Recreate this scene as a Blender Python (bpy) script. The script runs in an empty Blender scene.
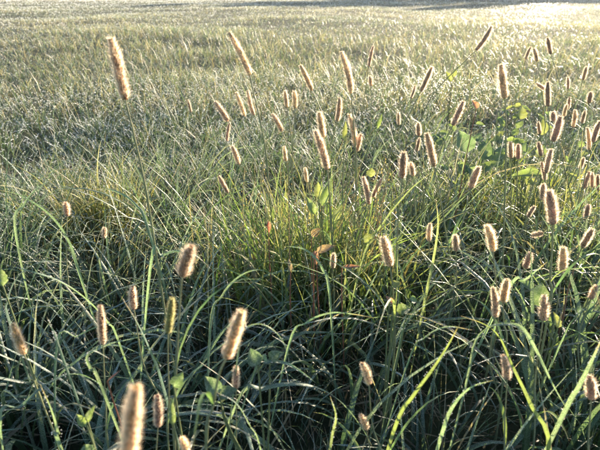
import bpy, math, random
import numpy as np
from mathutils import Vector, Matrix

# ------------------------------------------------------------------ camera, sky, sun, exposure
scene = bpy.context.scene
C = scene.collection
R = math.radians
CAM_H = 0.62
F = 450.0                       # focal length in pixels of the 600 x 450 photograph
PITCH = math.atan(233.0 / F)    # the horizon lies a little above the frame
SUN_AZ, SUN_EL = R(42.0), R(11.0)

cam_d = bpy.data.cameras.new('camera')
cam = bpy.data.objects.new('camera', cam_d); C.objects.link(cam)
cam_d.sensor_width = 36.0
cam_d.lens = 36.0 * F / 600.0
cam_d.clip_start = 0.02; cam_d.clip_end = 2000.0
cam.location = (0, 0, CAM_H)
cam.rotation_euler = (math.pi / 2 - PITCH, 0, 0)
cam_d.dof.use_dof = True
cam_d.dof.focus_distance = 0.85
cam_d.dof.aperture_fstop = 10.0
scene.camera = cam

world = bpy.data.worlds.new('World'); scene.world = world
world.use_nodes = True
wn = world.node_tree.nodes; wl = world.node_tree.links
sky = wn.new('ShaderNodeTexSky'); sky.sky_type = 'NISHITA'
sky.sun_disc = False
sky.sun_elevation = SUN_EL; sky.sun_rotation = SUN_AZ
sky.air_density = 1.0; sky.dust_density = 0.3; sky.ozone_density = 2.0
wl.new(sky.outputs[0], wn['Background'].inputs[0])
wn['Background'].inputs[1].default_value = 0.082

sun_d = bpy.data.lights.new('sun', 'SUN')
sun_d.energy = 5.0; sun_d.angle = R(0.5); sun_d.color = (1.0, 0.82, 0.60)
sun = bpy.data.objects.new('sun', sun_d); C.objects.link(sun)
sdir = Vector((math.sin(SUN_AZ) * math.cos(SUN_EL), math.cos(SUN_AZ) * math.cos(SUN_EL), math.sin(SUN_EL)))
sun.rotation_euler = sdir.to_track_quat('Z', 'Y').to_euler()
sun.location = sdir * 50

vs = scene.view_settings
vs.view_transform = 'Standard'; vs.look = 'None'; vs.gamma = 1.0
vs.exposure = 2.27
scene.render.engine = 'CYCLES'
scene.cycles.max_bounces = 6
scene.cycles.transmission_bounces = 6
scene.cycles.transparent_max_bounces = 6
scene.cycles.caustics_reflective = False
scene.cycles.caustics_refractive = False

rng = np.random.default_rng(11)
random.seed(5)

# ------------------------------------------------------------------ helpers
FWD = Vector((0, math.cos(PITCH), -math.sin(PITCH)))
UPV = Vector((0, math.sin(PITCH), math.cos(PITCH)))
RIG = Vector((1, 0, 0))
CAMP = Vector((0, 0, CAM_H))

def ray(px, py):
    return FWD + RIG * ((px - 300.0) / F) + UPV * ((225.0 - py) / F)

def at(px, py, d):
    """point seen at a pixel, d metres deep along the view axis"""
    return CAMP + ray(px, py) * d

def on_plane(px, py, p, n):
    r = ray(px, py)
    return CAMP + r * ((p - CAMP).dot(n) / r.dot(n))

def facing(p):
    v = Vector((p.x, p.y, 0)); return v.normalized()

def noise_fn(seed, cell):
    g = np.random.default_rng(seed).random((256, 256))
    def f(x, y):
        x = np.asarray(x, float) / cell + 1000; y = np.asarray(y, float) / cell + 1000
        i = np.floor(x).astype(int); j = np.floor(y).astype(int)
        u = x - i; v = y - j
        u = u * u * (3 - 2 * u); v = v * v * (3 - 2 * v)
        i &= 255; j &= 255; i1 = (i + 1) & 255; j1 = (j + 1) & 255
        return (g[i, j] * (1 - u) + g[i1, j] * u) * (1 - v) + (g[i, j1] * (1 - u) + g[i1, j1] * u) * v
    return f

n_a, n_b, n_c, n_d = noise_fn(1, 0.16), noise_fn(2, 0.55), noise_fn(3, 2.3), noise_fn(4, 7.0)

def ground_z(x, y):
    x = np.asarray(x, float); y = np.asarray(y, float)
    d = np.hypot(x, y)
    s = np.clip((d - 1.5) / 7.0, 0, 1)
    bump = (n_b(x, y) - 0.5) * 0.03 + (n_c(x, y) - 0.5) * 0.10 * s + (n_d(x, y) - 0.5) * 0.14 * s
    return bump * np.clip((d - 0.6) / 1.5, 0, 1)

def gz(x, y):
    return float(ground_z(x, y))

def mesh_from(name, co, faces, tint=None, smooth=False):
    """co (n,3); faces (m,k) of one size"""
    me = bpy.data.meshes.new(name)
    co = np.ascontiguousarray(co, dtype=np.float32); faces = np.ascontiguousarray(faces, dtype=np.int32)
    m, k = faces.shape
    me.vertices.add(len(co)); me.vertices.foreach_set('co', co.ravel())
    me.loops.add(m * k); me.loops.foreach_set('vertex_index', faces.ravel())
    me.polygons.add(m)
    me.polygons.foreach_set('loop_start', np.arange(0, m * k, k, dtype=np.int32))
    if smooth:
        me.polygons.foreach_set('use_smooth', np.ones(m, dtype=bool))
    if tint is not None:
        at_ = me.attributes.new('tint', 'FLOAT_COLOR', 'POINT')
        at_.data.foreach_set('color', np.ascontiguousarray(tint, dtype=np.float32).ravel())
    me.update(); me.validate()
    return me

def link(name, me, mat=None, parent=None):
    o = bpy.data.objects.new(name, me); C.objects.link(o)
    if mat is not None and not me.materials:
        me.materials.append(mat)
    if parent is not None:
        o.parent = parent
    return o

def thing(name, loc, label, cat, group=None):
    o = bpy.data.objects.new(name, None); C.objects.link(o)
    o.empty_display_size = 0.02
    o.location = loc; o['label'] = label; o['category'] = cat
    if group: o['group'] = group
    return o

def tag(o, label, cat, group=None):
    o['label'] = label; o['category'] = cat
    if group: o['group'] = group
    return o

# ------------------------------------------------------------------ materials
def new_mat(name):
    m = bpy.data.materials.new(name); m.use_nodes = True
    nt = m.node_tree
    for n in list(nt.nodes): nt.nodes.remove(n)
    out = nt.nodes.new('ShaderNodeOutputMaterial')
    return m, nt, out

def leafy(name, trans=0.45, rough=0.42, dew=0.55, dew_scale=900.0, tint=True, colour=(0.1, 0.2, 0.04), boost=1.6,
          rand=0.0, film=0.30, dewcol=(0.66, 0.70, 0.70), warm=(1.05, 1.08, 0.55)):
    m, nt, out = new_mat(name)
    N = nt.nodes.new; L = nt.links.new
    if tint:
        a = N('ShaderNodeAttribute'); a.attribute_name = 'tint'; col = a.outputs['Color']; frost = a.outputs['Alpha']
    else:
        a = N('ShaderNodeRGB'); a.outputs[0].default_value = (*colour, 1); col = a.outputs[0]; frost = None
    geo = N('ShaderNodeNewGeometry')
    # streaks and mottling in the leaf's own colour
    nz = N('ShaderNodeTexNoise'); nz.inputs['Scale'].default_value = 70.0; nz.inputs['Detail'].default_value = 3
    L(geo.outputs['Position'], nz.inputs['Vector'])
    mr = N('ShaderNodeMapRange'); mr.inputs[1].default_value = 0.3; mr.inputs[2].default_value = 0.7
    mr.inputs[3].default_value = 0.72; mr.inputs[4].default_value = 1.28
    L(nz.outputs[0], mr.inputs[0])
    mul = N('ShaderNodeVectorMath'); mul.operation = 'SCALE'
    L(col, mul.inputs[0]); L(mr.outputs[0], mul.inputs['Scale'])
    c2 = mul.outputs[0]
    if rand:
        oi = N('ShaderNodeObjectInfo')
        hs = N('ShaderNodeHueSaturation')
        m1 = N('ShaderNodeMapRange'); m1.inputs[3].default_value = 1 - rand; m1.inputs[4].default_value = 1 + rand
        L(oi.outputs['Random'], m1.inputs[0]); L(m1.outputs[0], hs.inputs['Value'])
        m2 = N('ShaderNodeMapRange'); m2.inputs[3].default_value = 0.5 - rand * 0.07; m2.inputs[4].default_value = 0.5 + rand * 0.07
        L(oi.outputs['Random'], m2.inputs[0]); L(m2.outputs[0], hs.inputs['Hue'])
        L(c2, hs.inputs['Color']); c2 = hs.outputs[0]
    # fine dew beads as pale specks
    vo = N('ShaderNodeTexVoronoi'); vo.inputs['Scale'].default_value = dew_scale
    L(geo.outputs['Position'], vo.inputs['Vector'])
    dr = N('ShaderNodeMapRange'); dr.inputs[1].default_value = 0.25; dr.inputs[2].default_value = 0.52
    dr.inputs[3].default_value = 1.0; dr.inputs[4].default_value = film
    L(vo.outputs['Distance'], dr.inputs[0])
    fm = N('ShaderNodeMath'); fm.operation = 'MULTIPLY'; fm.inputs[1].default_value = dew
    L(dr.outputs[0], fm.inputs[0]); fac = fm.outputs[0]
    if frost is not None:
        f2 = N('ShaderNodeMath'); f2.operation = 'MULTIPLY'; f2.use_clamp = True
        L(fac, f2.inputs[0]); L(frost, f2.inputs[1]); fac = f2.outputs[0]
    mx = N('ShaderNodeMix'); mx.data_type = 'RGBA'
    L(fac, mx.inputs[0]); L(c2, mx.inputs[6]); mx.inputs[7].default_value = (*dewcol, 1)
    bump = N('ShaderNodeBump'); bump.inputs['Strength'].default_value = 0.35; bump.inputs['Distance'].default_value = 0.0004
    L(dr.outputs[0], bump.inputs['Height'])
    p = N('ShaderNodeBsdfPrincipled')
    p.inputs['Roughness'].default_value = rough
    L(mx.outputs[2], p.inputs['Base Color']); L(bump.outputs[0], p.inputs['Normal'])
    t = N('ShaderNodeBsdfTranslucent')
    tv = N('ShaderNodeVectorMath'); tv.operation = 'MULTIPLY'
    tv.inputs[1].default_value = (boost * warm[0], boost * warm[1], boost * warm[2])
    L(mx.outputs[2], tv.inputs[0]); L(tv.outputs[0], t.inputs['Color'])
    ms = N('ShaderNodeMixShader'); ms.inputs[0].default_value = trans
    L(p.outputs[0], ms.inputs[1]); L(t.outputs[0], ms.inputs[2])
    L(ms.outputs[0], out.inputs['Surface'])
    return m

M_grass = leafy('dewy_grass', trans=0.29, dew=0.72, dew_scale=1300, film=0.07, dewcol=(0.66, 0.73, 0.76))
M_blade = leafy('dewy_blade', trans=0.40, dew=0.5, rough=0.35, dew_scale=1900, film=0.08)
M_weed = leafy('weed_leaf', trans=0.45, dew=0.45, dew_scale=700)
M_stem = leafy('grass_stem', trans=0.15, dew=0.35, tint=True)
M_spike = leafy('spikelet', trans=0.45, dew=0.35, dew_scale=1400, film=0.0, tint=True, rand=0.35, rough=0.6, warm=(1.08, 0.97, 0.78), dewcol=(0.62, 0.56, 0.50))
M_bristle = leafy('bristle', trans=0.70, dew=0.40, dew_scale=1600, tint=True, rand=0.15, boost=1.1, warm=(1.05, 0.98, 0.86), rough=0.5, dewcol=(0.8, 0.78, 0.74))
M_tree = leafy('tree_leaf', trans=0.35, dew=0.0, tint=True)

def dew_material():
    m, nt, out = new_mat('dew')
    N = nt.nodes.new; L = nt.links.new
    p = N('ShaderNodeBsdfPrincipled'); p.inputs['Base Color'].default_value = (0.78, 0.81, 0.82, 1)
    p.inputs['Roughness'].default_value = 0.12; p.inputs['Specular IOR Level'].default_value = 0.7
    t = N('ShaderNodeBsdfTranslucent'); t.inputs['Color'].default_value = (0.92, 0.93, 0.92, 1)
    ms = N('ShaderNodeMixShader'); ms.inputs[0].default_value = 0.6
    L(p.outputs[0], ms.inputs[1]); L(t.outputs[0], ms.inputs[2]); L(ms.outputs[0], out.inputs['Surface'])
    return m
M_dew = dew_material()

def soil_material():
    m, nt, out = new_mat('meadow_soil')
    N = nt.nodes.new; L = nt.links.new
    geo = N('ShaderNodeNewGeometry')
    nz = N('ShaderNodeTexNoise'); nz.inputs['Scale'].default_value = 9.0; nz.inputs['Detail'].default_value = 8
    L(geo.outputs['Position'], nz.inputs['Vector'])
    cr = N('ShaderNodeValToRGB'); e = cr.color_ramp.elements
    e[0].position = 0.32; e[0].color = (0.018, 0.020, 0.010, 1); e[1].position = 0.7; e[1].color = (0.075, 0.075, 0.034, 1)
    x = cr.color_ramp.elements.new(0.5); x.color = (0.035, 0.045, 0.018, 1)
    L(nz.outputs[0], cr.inputs[0])
    b = N('ShaderNodeBump'); b.inputs['Strength'].default_value = 0.8; b.inputs['Distance'].default_value = 0.02
    n2 = N('ShaderNodeTexNoise'); n2.inputs['Scale'].default_value = 60.0; n2.inputs['Detail'].default_value = 6
    L(geo.outputs['Position'], n2.inputs['Vector']); L(n2.outputs[0], b.inputs['Height'])
    p = N('ShaderNodeBsdfPrincipled'); p.inputs['Roughness'].default_value = 0.95
    L(cr.outputs[0], p.inputs['Base Color']); L(b.outputs[0], p.inputs['Normal'])
    L(p.outputs[0], out.inputs['Surface'])
    return m
M_soil = soil_material()

def bark_material():
    m, nt, out = new_mat('bark')
    N = nt.nodes.new; L = nt.links.new
    geo = N('ShaderNodeNewGeometry')
    nz = N('ShaderNodeTexNoise'); nz.inputs['Scale'].default_value = 12.0
    L(geo.outputs['Position'], nz.inputs['Vector'])
    cr = N('ShaderNodeValToRGB'); e = cr.color_ramp.elements
    e[0].color = (0.05, 0.04, 0.03, 1); e[1].color = (0.16, 0.13, 0.10, 1)
    L(nz.outputs[0], cr.inputs[0])
    p = N('ShaderNodeBsdfPrincipled'); p.inputs['Roughness'].default_value = 0.9
    L(cr.outputs[0], p.inputs['Base Color']); L(p.outputs[0], out.inputs['Surface'])
    return m
M_bark = bark_material()

# ------------------------------------------------------------------ the ground
def build_ground():
    r = np.concatenate([np.linspace(0, 3, 25), np.geomspace(3.2, 60, 60), np.geomspace(70, 300, 10)])
    xs = np.concatenate([-r[:0:-1], r])
    X, Y = np.meshgrid(xs, xs, indexing='ij')
    Z = ground_z(X, Y) * np.clip(1 - (np.hypot(X, Y) - 60) / 60, 0, 1)
    n = len(xs)
    co = np.stack([X.ravel(), Y.ravel(), Z.ravel()], 1)
    i = np.arange(n - 1); A, B = np.meshgrid(i, i, indexing='ij')
    v = (A * n + B).ravel()
    f = np.stack([v, v + n, v + n + 1, v + 1], 1)
    o = link('ground', mesh_from('ground', co, f, smooth=True), M_soil)
    o['kind'] = 'structure'
build_ground()

# ------------------------------------------------------------------ grass blades (vectorised)
def blades(p0, az, lean, bend, length, width, segs, cols, frost, tiptint, twist=None, fold=False):
    """returns co, quads, tint and the ring data"""
    n = len(az); S = segs
    t = np.linspace(0, 1, S + 1)[None, :]
    th = lean[:, None] + bend[:, None] * t ** 1.6
    step = (length / S)[:, None]
    thm = 0.5 * (th[:, 1:] + th[:, :-1])
    hr = np.concatenate([np.zeros((n, 1)), np.cumsum(np.sin(thm) * step, 1)], 1)
    hz = np.concatenate([np.zeros((n, 1)), np.cumsum(np.cos(thm) * step, 1)], 1)
    ca, sa = np.cos(az)[:, None], np.sin(az)[:, None]
    P = np.stack([p0[:, 0:1] + hr * ca, p0[:, 1:2] + hr * sa, p0[:, 2:3] + hz], 2)
    T = np.stack([np.sin(th) * ca, np.sin(th) * sa, np.cos(th)], 2)
    side = np.stack([-sa + 0 * th, ca + 0 * th, 0 * th], 2)
    nor = np.cross(side, T)
    if twist is None: twist = np.zeros(n)
    tw = twist[:, None] * t
    sd = side * np.cos(tw)[..., None] + nor * np.sin(tw)[..., None]
    nr = np.cross(sd, T)
    w = (width[:, None] * 0.5) * np.clip(np.minimum(0.45 + 1.6 * t, 1.0), 0, 1) * np.maximum(1 - t ** 2.4, 0.03)
    Lf = P - sd * w[..., None]; Rt = P + sd * w[..., None]
    if fold:
        Md = P - nr * (w * 0.45)[..., None]
        rows = np.stack([Lf, Md, Rt], 2)
    else:
        rows = np.stack([Lf, Rt], 2)
    K = rows.shape[2]
    co = rows.reshape(-1, 3)
    base = (np.arange(n) * (S + 1) * K)[:, None, None]
    s = (np.arange(S) * K)[None, :, None]; k = np.arange(K - 1)[None, None, :]
    v = (base + s + k).ravel()
    q = np.stack([v, v + 1, v + K + 1, v + K], 1)
    cm = cols[:, None, :] * (1 - t[..., None] ** 3) + tiptint[:, None, :] * t[..., None] ** 3
    fr = np.broadcast_to(frost[:, None] * (0.15 + 0.85 * t ** 1.3), (n, S + 1))  # dew weaker low on the blade, which also paints shade into the gaps
    tint = np.concatenate([cm, fr[..., None]], 2)
    tint = np.repeat(tint[:, :, None, :], K, 2).reshape(-1, 4)
    return co, q, tint, (P, sd, nr, w)

GREENS = np.array([[0.033, 0.087, 0.022], [0.045, 0.102, 0.022], [0.028, 0.078, 0.036], [0.072, 0.115, 0.022],
                   [0.024, 0.066, 0.027], [0.108, 0.115, 0.034]])
STRAW = np.array([0.27, 0.21, 0.13])

def grass_cols(x, y, dryness):
    n = len(x)
    k = rng.choice(len(GREENS), n, p=[.25, .22, .18, .11, .17, .07])
    c = GREENS[k] * rng.uniform(0.55, 1.15, (n, 1))
    # the bluish broad-bladed sward on the left and in front
    bl = np.clip(1.2 - np.hypot((x + 0.35) / 0.75, (y - 0.55) / 0.75), 0, 1)[:, None]
    c = c * (1 - 0.5 * bl) + np.array([0.032, 0.072, 0.040]) * 0.5 * bl
    # yellow-green clumps: the one in the middle and one on the left
    for (px, py, sx, s, hue) in ((0.03, 0.80, .20, .17, (0.14, 0.17, 0.028)), (-0.53, 1.08, .13, .12, (0.17, 0.15, 0.03)),
                                 (0.55, 1.15, .22, .2, (0.13, 0.17, 0.028))):
        g = np.exp(-((x - px) / sx) ** 2 - ((y - py) / s) ** 2)
        g = (g * rng.random(n) > 0.28)[:, None]
        c = np.where(g, np.array(hue) * rng.uniform(.7, 1.25, (n, 1)), c)
    dry = (rng.random(n) < dryness)[:, None]
    c = np.where(dry, STRAW * rng.uniform(0.6, 1.2, (n, 1)), c)
    return c

def tufts(y0, y1, dens, per, sig):
    """points of tufts over the wedge the place shows, with margins to the sides"""
    pts = []
    ys = np.linspace(y0, y1, 2 + int((y1 - y0) / 0.25))
    for a, b in zip(ys[:-1], ys[1:]):
        hw = 0.72 * b + 0.8
        n = rng.poisson(dens * (b - a) * 2 * hw)
        pts.append(np.stack([rng.uniform(-hw, hw, n), rng.uniform(a, b, n)], 1))
    c = np.concatenate(pts)
    keep = rng.random(len(c)) < 0.55 + 0.6 * n_a(c[:, 0], c[:, 1])
    c = c[keep]
    k = rng.poisson(per, len(c)) + 1
    idx = np.repeat(np.arange(len(c)), k)
    off = rng.normal(0, sig, (len(idx), 2))
    return c[idx] + off, off, idx, len(c)

dew_src = []
tri_total = 0
CO, Q, TI, base = [], [], [], 0
def put(res):
    global base
    co, q, ti, _ = res; put.last = res
    CO.append(co); Q.append(q + base); TI.append(ti); base += len(co)

# broad arching blades, near
pt, off, idx, nt_ = tufts(-0.45, 2.3, 135, 13, 0.026)
x, y = pt[:, 0], pt[:, 1]
n = len(x)
az = np.arctan2(off[:, 1], off[:, 0]) + rng.normal(0, 0.5, n)
az = np.where(rng.random(n) < 0.25, rng.normal(-0.5, 0.8, n), az)
hs = (0.50 + 0.55 * n_b(x, y) + 0.40 * n_a(x * .6, y * .6)) * rng.uniform(0.65, 1.3, nt_)[idx]
ln = np.clip(rng.normal(0.29, 0.065, n), 0.1, 0.45) * hs
near = np.clip((y + 0.08) / 0.5, 0.5, 1); ln *= near
wd = np.clip(rng.normal(0.0050, 0.0014, n), 0.0022, 0.008)
d = np.hypot(x, y)
ln *= np.clip(1.45 - 0.60 * d, 0.42, 1.0)
wd *= np.clip(1.75 - 0.75 * d, 0.65, 1.35)
cols = grass_cols(x, y, 0.03)
tip = cols * 1.15; tip[rng.random(n) < 0.2] = STRAW
r1 = blades(np.stack([x, y, ground_z(x, y) - 0.004], 1), az, rng.uniform(0.05, 0.45, n), rng.gamma(3.2, 0.48, n), ln, wd, 8,
            cols, rng.uniform(0.5, 1.6, n), tip, rng.normal(0, 0.7, n), fold=True)
put(r1)
# fine blades, near
pt, off, idx, nt_ = tufts(-0.45, 2.3, 120, 20, 0.022)
x, y = pt[:, 0], pt[:, 1]; n = len(x)
az = np.arctan2(off[:, 1], off[:, 0]) + rng.normal(0, 0.7, n)
hs = (0.45 + 0.6 * n_b(x, y) + 0.45 * n_a(x * .6, y * .6)) * rng.uniform(0.55, 1.3, nt_)[idx]
ln = np.clip(rng.normal(0.22, 0.06, n), 0.06, 0.40) * hs * np.clip((y - 0.05) / 0.5, 0.45, 1) * np.clip(1.45 - 0.56 * np.hypot(x, y), 0.46, 1.0)
cols = grass_cols(x, y, 0.09)
tip = cols * 1.1; tip[rng.random(n) < 0.35] = STRAW * 1.2
r2 = blades(np.stack([x, y, ground_z(x, y) - 0.004], 1), az, rng.uniform(0.0, 0.4, n), rng.gamma(2.4, 0.5, n), ln,
            rng.uniform(0.0013, 0.0032, n), 6, cols, rng.uniform(0.4, 1.4, n), tip, rng.normal(0, 1.0, n))
put(r2)
# matted dead litter at the foot of the grass
_n = 5200
_x = rng.uniform(-1.4, 1.4, _n); _y = rng.uniform(0.0, 1.6, _n)
_c = STRAW * rng.uniform(.35, 1.0, (_n, 1))
put(blades(np.stack([_x, _y, ground_z(_x, _y) + rng.uniform(.002, .05, _n)], 1), rng.uniform(0, 6.28, _n), rng.uniform(1.2, 1.6, _n), rng.normal(0.1, .25, _n),
           rng.uniform(.05, .17, _n), rng.uniform(.0018, .0045, _n), 3, _c, rng.uniform(0, .3, _n), _c, rng.normal(0, 1, _n)))
# upright yellowish clumps that catch the sun
def clump(cx, cy, sx, sy, n, lmin, lmax, pal):
    x = rng.normal(cx, sx, n); y = rng.normal(cy, sy, n)
    pal = np.array(pal); c = pal[rng.integers(0, len(pal), n)] * rng.uniform(.75, 1.25, (n, 1))
    tip = c * 1.1; tip[rng.random(n) < .4] = (0.33, 0.27, 0.12)
    put(blades(np.stack([x, y, ground_z(x, y) - .004], 1), rng.uniform(0, 6.28, n), rng.uniform(0, .38, n), rng.gamma(2.0, .33, n),
               rng.uniform(lmin, lmax, n), rng.uniform(.0022, .0058, n), 6, c, rng.uniform(.2, .8, n), tip, rng.normal(0, 1, n)))
clump(0.03, 0.77, .085, .055, 760, .17, .36, [(.13, .20, .03), (.16, .21, .035), (.08, .15, .03), (.08, .15, .03), (.06, .12, .03), (.18, .15, .06)])
clump(-0.53, 1.08, .06, .05, 300, .12, .23, [(.17, .17, .03), (.20, .16, .04), (.11, .15, .03)])
clump(0.62, 1.10, .15, .10, 350, .12, .28, [(.15, .18, .03), (.20, .19, .05), (.11, .16, .03)])
o = link('meadow_grass', mesh_from('meadow_grass', np.concatenate(CO), np.concatenate(Q), np.concatenate(TI)), M_grass)
tag(o, 'dewy green meadow grass filling the foreground between the foxtails', 'grass'); o['kind'] = 'stuff'
tri_total += 2 * sum(len(q) for q in Q)

# middle and far sward: fewer, wider blades with distance
CO, Q, TI, base = [], [], [], 0
FAR = []
def far_sward():
    ys = np.concatenate([np.arange(2.3, 8, 0.2), np.geomspace(8, 46, 45)])
    px, py = [], []
    for a, b in zip(ys[:-1], ys[1:]):
        hw = 0.72 * b + 0.8
        m = 0.5 * (a + b)
        dn = 3500 * (2.3 / m) ** 1.44
        k = rng.poisson(dn * (b - a) * 2 * hw)
        px.append(rng.uniform(-hw, hw, k)); py.append(rng.uniform(a, b, k))
    x = np.concatenate(px); y = np.concatenate(py)
    keep = rng.random(len(x)) < 0.4 + 0.8 * n_b(x * 1.3, y * 1.3)
    x, y = x[keep], y[keep]; n = len(x)
    d = np.hypot(x, y); sc = (np.maximum(d, 2.3) / 2.3) ** 0.60
    hs = (0.35 + 0.45 * n_c(x, y) + 0.75 * n_b(x, y))
    ln = np.clip(rng.normal(0.125, 0.04, n), 0.04, 0.4) * hs * np.clip(1.08 - d * 0.045, 0.5, 1)
    cols = grass_cols(x, y, 0.30)
    # patches where the meadow has gone straw-yellow or brown
    pn = n_c(x + 40, y + 13) * 0.6 + n_d(x, y) * 0.4
    dp = (rng.random(n) < np.clip((pn - 0.42) * 2.2, 0, 0.75) * np.clip((d - 3) / 8, 0, 1))[:, None]
    cols = np.where(dp, STRAW * rng.uniform(0.6, 1.3, (n, 1)), cols)
    tip = cols * 1.1; tip[rng.random(n) < 0.45] = STRAW * 1.25
    fr = rng.uniform(0.3, 1.5, n) * np.clip(1.0 + d / 9, 0, 2.6)
    for lo, hi, sg in ((0, 3.4, 4), (3.4, 99, 2)):
        s = (d >= lo) & (d < hi); k = int(s.sum())
        if not k: continue
        put(blades(np.stack([x, y, ground_z(x, y) - 0.01], 1)[s], rng.uniform(0, 2 * math.pi, k), rng.uniform(0.0, 0.5, k),
                   rng.gamma(2.8, 0.55, k), ln[s], (rng.uniform(0.0022, 0.0046, n) * sc)[s], sg, cols[s], fr[s], tip[s], rng.normal(0, 1.0, k)))
        FAR.append(put.last)
far_sward()
o = link('distant_grass', mesh_from('distant_grass', np.concatenate(CO), np.concatenate(Q), np.concatenate(TI)), M_grass)
tag(o, 'pale sunlit meadow sward reaching back across the field', 'grass'); o['kind'] = 'stuff'
tri_total += 2 * sum(len(q) for q in Q)

# ------------------------------------------------------------------ dew drops on the blades
OCT = np.array([[1, 0, 0], [-1, 0, 0], [0, 1, 0], [0, -1, 0], [0, 0, 1], [0, 0, -1]], float)
OCF = np.array([[0, 2, 4], [2, 1, 4], [1, 3, 4], [3, 0, 4], [2, 0, 5], [1, 2, 5], [3, 1, 5], [0, 3, 5]])
TET = np.array([[1, 1, 1], [1, -1, -1], [-1, 1, -1], [-1, -1, 1]], float) * 0.75
TEF = np.array([[0, 1, 2], [0, 3, 1], [0, 2, 3], [1, 3, 2]])
def small_drops(points, rad):
    n = len(points)
    co = points[:, None, :] + TET[None] * rad[:, None, None]
    return co.reshape(-1, 3), ((np.arange(n) * 4)[:, None, None] + TEF[None]).reshape(-1, 3)
def drops(points, rad):
    n = len(points)
    co = points[:, None, :] + OCT[None] * rad[:, None, None]
    f = (np.arange(n) * 6)[:, None, None] + OCF[None]
    return co.reshape(-1, 3), f.reshape(-1, 3)

def sample_drops(res, count, rmin, rmax, run=True):
    P, sd, nr, w = res[3]
    n, S1 = w.shape
    b = rng.integers(0, n, count)
    t = 0.2 + 0.78 * rng.random(count) ** 0.7
    if run:                                   # drops sit in rows along a blade's edge
        m = max(count // 9, 1)
        bb = rng.integers(0, n, m); b = np.repeat(bb, 9)[:count]
        t0 = np.repeat(rng.uniform(0.1, 0.75, m), 9)[:len(b)]
        t = np.clip(t0 + np.tile(np.arange(9), m)[:len(b)] * rng.uniform(0.012, 0.04, len(b)), 0, 0.985)
    f = t * (S1 - 1); i = np.floor(f).astype(int); u = (f - i)[:, None]
    i = np.clip(i, 0, S1 - 2)
    s = rng.choice([-1.0, 1.0], len(b)) * np.where(rng.random(len(b)) < 0.7, 1.0, rng.random(len(b)))
    p = P[b, i] * (1 - u) + P[b, i + 1] * u
    ww = (w[b, i] * (1 - u[:, 0]) + w[b, i + 1] * u[:, 0]) * s
    p = p + sd[b, i] * ww[:, None]
    rad = rng.uniform(rmin, rmax, len(b)) * np.clip(np.hypot(p[:, 0], p[:, 1]) / 0.9, 0.55, 99)
    return p, rad
pa, ra = sample_drops(r1, 58000, 0.00045, 0.0011)
pb, rb = sample_drops(r2, 64000, 0.00042, 0.00105)
pc, rc = sample_drops(FAR[0], 18000, 0.00045, 0.0009, False)
pd, rd = sample_drops(FAR[1], 42000, 0.00035, 0.0007, False)
co, f = drops(np.concatenate([pa, pb]), np.concatenate([ra, rb]))
co2, f2 = small_drops(np.concatenate([pc, pd]), np.concatenate([rc, rd]))
f = np.concatenate([f, f2 + len(co)]); co = np.concatenate([co, co2])
o = link('dew_drops', mesh_from('dew_drops', co, f, smooth=True), M_dew)
tag(o, 'tiny white dew drops beading along the grass blades', 'dew'); o['kind'] = 'stuff'
tri_total += len(f)

# ------------------------------------------------------------------ tubes, leaves and seed heads
def bez(p0, p1, p2, p3, n):
    t = np.linspace(0, 1, n)[:, None]
    p0, p1, p2, p3 = [np.array(p, float)[None] for p in (p0, p1, p2, p3)]
    return (1 - t) ** 3 * p0 + 3 * (1 - t) ** 2 * t * p1 + 3 * (1 - t) * t ** 2 * p2 + t ** 3 * p3

def spline(pts, n):
    """Catmull-Rom through pts"""
    P = [np.array(p, float) for p in pts]
    P = [2 * P[0] - P[1]] + P + [2 * P[-1] - P[-2]]
    out = []; m = len(P) - 3
    for k in range(n):
        s = k / (n - 1) * m; i = min(int(s), m - 1); t = s - i
        a, b, c, d = P[i:i + 4]
        out.append(0.5 * ((2 * b) + (c - a) * t + (2 * a - 5 * b + 4 * c - d) * t * t + (3 * b - a - 3 * c + d) * t ** 3))
    return np.array(out)

def tube(path, r0, r1, col0, col1, sides=6, frost=0.6, nodes=()):
    n = len(path)
    T = np.gradient(path, axis=0); T /= np.linalg.norm(T, axis=1)[:, None] + 1e-9
    ref = np.array([0.31, 0.95, 0.05])
    a = np.cross(T, ref); a /= np.linalg.norm(a, axis=1)[:, None]
    b = np.cross(T, a)
    t = np.linspace(0, 1, n)
    r = r0 + (r1 - r0) * t
    for nd in nodes: r = r * (1 + 0.55 * np.exp(-((t - nd) / 0.018) ** 2))
    ang = np.arange(sides) * 2 * math.pi / sides
    co = path[:, None] + (a[:, None] * np.cos(ang)[None, :, None] + b[:, None] * np.sin(ang)[None, :, None]) * r[:, None, None]
    q = []
    for i in range(n - 1):
        for k in range(sides):
            k2 = (k + 1) % sides
            q.append((i * sides + k, i * sides + k2, (i + 1) * sides + k2, (i + 1) * sides + k))
    c = np.array(col0)[None] * (1 - t[:, None]) + np.array(col1)[None] * t[:, None]
    ti = np.concatenate([np.repeat(c, sides, 0), np.full((n * sides, 1), frost)], 1)
    return co.reshape(-1, 3), np.array(q), ti

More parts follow.
